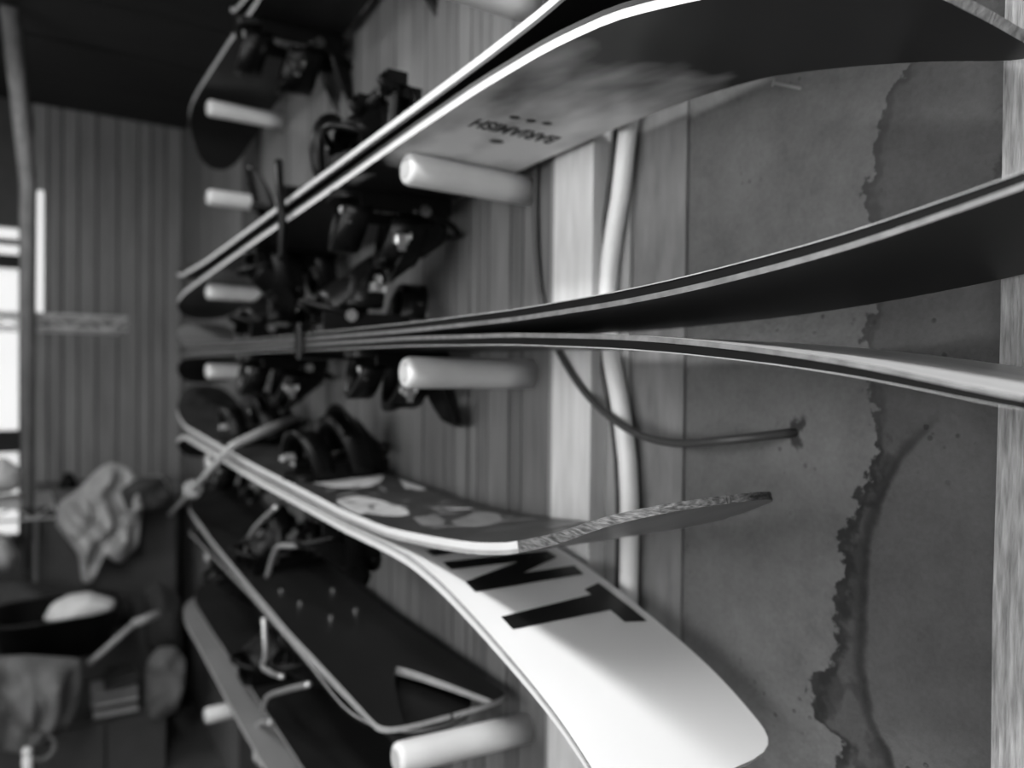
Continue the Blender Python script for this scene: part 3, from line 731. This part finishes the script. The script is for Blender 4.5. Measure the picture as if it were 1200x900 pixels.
for xx, yy in ((.03, YS+.24), (-.74, YS+.24), (-.74, YS+.01)):
    V, F = tube([(xx, yy, FLOOR), (xx, yy, .8)], .014, 12); mk('post', V, F, 'upright', t, True)
# leaning pole in the upper corner
c = atY(33, 215, 2.56); a = atY(6, -40, 2.3); a = c+(a-c)*(.93-c[2])/(a[2]-c[2]); e = np.array([c[0], c[1], -.40])
V, F = tube([a, c, e], [.022, .022, .016], 12); tag(mk('wooden_pole', V, F, 'grey_wood', smooth=True), 'grey pole bent down from the ceiling onto the wire shelf by the window', 'pole')
# storage box on the lower shelf with a jacket draped over it
t = empty('storage_box', (.27, 2.98, FLOOR)); tag(t, 'tall grey storage box standing against the end wall panelling', 'box')
x0, x1 = atY(45, 600, 2.9)[0], atY(206, 600, 2.9)[0]; zt = atY(100, 585, 2.9)[2]
mk('body', *box((x0, 2.9, FLOOR), (x1, 3.18, zt)), 'card', t); mk('lid', *box((x0-.004, 2.892, zt), (x1+.003, 3.185, zt+.03)), 'fabric_mid', t)
V, F = tube([(atY(80, 556, 3.0)[0], 3.0, zt+.03), (atY(80, 556, 3.0)[0], 3.0, zt+.05), (atY(80, 556, 3.0)[0], 3.0, zt+.08)], [.030, .027, .012], 14)
tag(mk('black_cup', V, F, 'black', smooth=True), 'small black cup on the storage box lid', 'cup')
V, F = lump(px([(116, 548), (132, 541), (150, 547), (160, 560), (190, 556), (200, 575), (168, 585), (163, 640), (140, 662), (122, 650), (108, 684), (96, 684), (92, 650), (65, 615), (66, 590), (90, 575)], 2.80), 2.80, .07, .034, 52, 2, ring=14, seg=90)
tag(mk('jacket', V, F, 'fabric_light', smooth=True), 'crumpled pale jacket draped over the storage box', 'jacket')
V, F = lump(px([(140, 575), (160, 560), (188, 558), (203, 580), (190, 596), (150, 600)], 2.73), 2.73, .04, .010, 50, 5)
tag(mk('dark_scarf', V, F, 'fabric_dark', smooth=True), 'dark scarf bundled on the pale jacket', 'scarf')
V, F = lump(px([(-30, 545), (5, 535), (24, 548), (26, 570), (10, 578), (-30, 580)], 2.76), 2.76, .08, .008, 30, 8)
tag(mk('white_bundle', V, F, 'fabric_white', smooth=True), 'white cloth bundle on the wire shelf by the window', 'cloth')
V, F = lump(px([(-30, 620), (8, 625), (22, 650), (18, 668), (-30, 672)], 2.8), 2.8, .07, .008, 30, 9)
tag(mk('pale_bundle', V, F, 'fabric_light', smooth=True), 'pale cloth bundle under the wire shelf', 'cloth')
# black bin with white cloth
YT = 2.45; t = empty('black_bin', (.08, YT+.02, -.9)); tag(t, 'black open bin holding a white cloth', 'bin')
xa, xb = atY(-12, 730, YT)[0], atY(140, 730, YT)[0]; z0, z1 = atY(70, 768, YT)[2], atY(70, 722, YT)[2]
V, F = [], []; n = 28
for k, (zz, sc, off) in enumerate(((z0, .84, 0), (z1, 1.0, 0), (z1+.008, 1.06, 0), (z1+.008, .95, 0), (z0+.015, .80, 0))):
    for i in range(n):
        q = 2*PI*i/n; c, s = math.cos(q), math.sin(q)
        V.append(((xa+xb)/2+(xb-xa)/2*sc*math.copysign(abs(c)**.5, c), YT+.06+.13*sc*math.copysign(abs(s)**.5, s), zz))
for k in range(4):
    for i in range(n): F.append((k*n+i, k*n+(i+1) % n, (k+1)*n+(i+1) % n, (k+1)*n+i))
F += [tuple(range(n)), tuple(range(4*n, 5*n))]
t.location.z = z0+H; t['_w'] = (.08, YT+.02, z0)
mk('tub', V, F, 'black', t, True)
V, F = lump(px([(50, 727), (60, 708), (80, 698), (105, 694), (135, 703), (137, 713), (127, 728)], YT+.02), YT+.02, .06, .006, 40, 4)
tag(mk('white_cloth', V, F, 'fabric_white', smooth=True), 'white cloth folded inside the black bin', 'cloth')
V, F = lump(px([(-30, 676), (20, 678), (60, 690), (90, 694), (150, 696), (160, 712), (150, 735), (60, 725), (-30, 728)], YT+.31), YT+.31, .08, .012, 30, 12)
tag(mk('dark_bag', V, F, 'fabric_dark', smooth=True), 'dark duffel bag heaped behind the black bin', 'bag')
V, F = lump(px([(168, 690), (185, 680), (212, 700), (214, 760), (190, 775), (172, 760), (166, 725)], YT+.22), YT+.22, .08, .012, 30, 13)
tag(mk('dark_bag', V, F, 'fabric_dark', smooth=True), 'black soft bag hanging beside the board tails', 'bag')
V, F = tube([atY(104, 778, 2.34), atY(158, 730, 2.34)], [.008, .009], 10); tube([atY(156, 731, 2.34), atY(186, 719, 2.36)], .012, 10, V, F)
tag(mk('broom_handle', V, F, 'strip_wood', smooth=True), 'thin wooden handle leaning from the black bin', 'handle')
V, F = lump(px([(-40, 772), (30, 768), (95, 772), (97, 800), (92, 830), (75, 858), (50, 872), (28, 880), (-10, 872), (-40, 860)], 2.3), 2.3, .10, .036, 46, 21, ring=14, seg=90)
tag(mk('grey_sack', V, F, 'fabric_mid', smooth=True), 'big crumpled grey cloth sack below the black bin', 'bag')
c = atY(50, 876, 2.2); V, F = tube([c+np.array([.026*math.cos(q), 0, .03*math.sin(q)]) for q in np.linspace(0, 2*PI, 24)], .006, 8); tube([c+np.array([0, -.005, .03]), atY(48, 815, 2.2)], .007, 8, V, F)
tag(mk('sack_cord', V, F, 'fabric_mid', smooth=True), 'looped cord hanging off the grey sack', 'cord')
c = atY(32, 882, 2.2); V, F = tube([c, c-np.array([0, 0, .10])], [.011, .013], 10); tube([c, c+np.array([0, 0, .012])], [.014, .010], 10, V, F)
tag(mk('white_bottle', V, F, 'white', smooth=True), 'slim white bottle below the grey sack', 'bottle')
for k, (v, dz, l) in enumerate(((835, .016, .0), (822, .016, .0), (812, .008, .0), (803, .012, .01), (796, .008, .03))):
    a, c = atY(110 if k < 3 else 112+k*4, v+5, 2.5), atY(162, v-5, 2.5); h = dz/2
    V = [p+np.array([0, yy, zz]) for p in (a, c) for yy in (0, .12) for zz in (-h, h)]
    F = [(0, 1, 3, 2), (4, 5, 7, 6), (0, 1, 5, 4), (2, 3, 7, 6), (0, 2, 6, 4), (1, 3, 7, 5)]
    tag(mk('board_offcut', V, F, 'paper' if k < 3 else 'card'), ['pale board offcut, lowest of the tilted stack', 'pale board offcut, second from below in the tilted stack', 'pale board offcut in the middle of the tilted stack', 'grey board offcut just under the top of the tilted stack', 'short grey board offcut on top of the tilted stack'][k], 'offcut', 'stack of offcuts')
t = empty('low_cabinet', (.2, 2.62, FLOOR)); tag(t, 'low grey cabinet under the stack of offcuts', 'cabinet')
xa, xb, zt = atY(46, 850, 2.5)[0], atY(196, 850, 2.5)[0], atY(110, 846, 2.5)[2]
mk('body', *box((xa, 2.52, FLOOR), (xb, 2.85, zt)), 'card', t)
for k in range(2):
    w_ = (xb-xa)/2; mk('door', *box((xa+k*w_+.005, 2.505, FLOOR+.02), (xa+(k+1)*w_-.005, 2.52, zt-.01)), 'card', t)
V, F = lump(px([(172, 775), (185, 758), (205, 757), (218, 772), (217, 800), (208, 830), (196, 836), (188, 843), (174, 845), (168, 820)], 2.52), 2.52, .07, .014, 44, 31)
tag(mk('glove', V, F, 'fabric_mid', smooth=True), 'limp grey glove hanging beside the tilted offcuts', 'glove')

# helper property not needed in the finished scene
for o in bpy.data.objects:
    if '_w' in o.keys(): del o['_w']
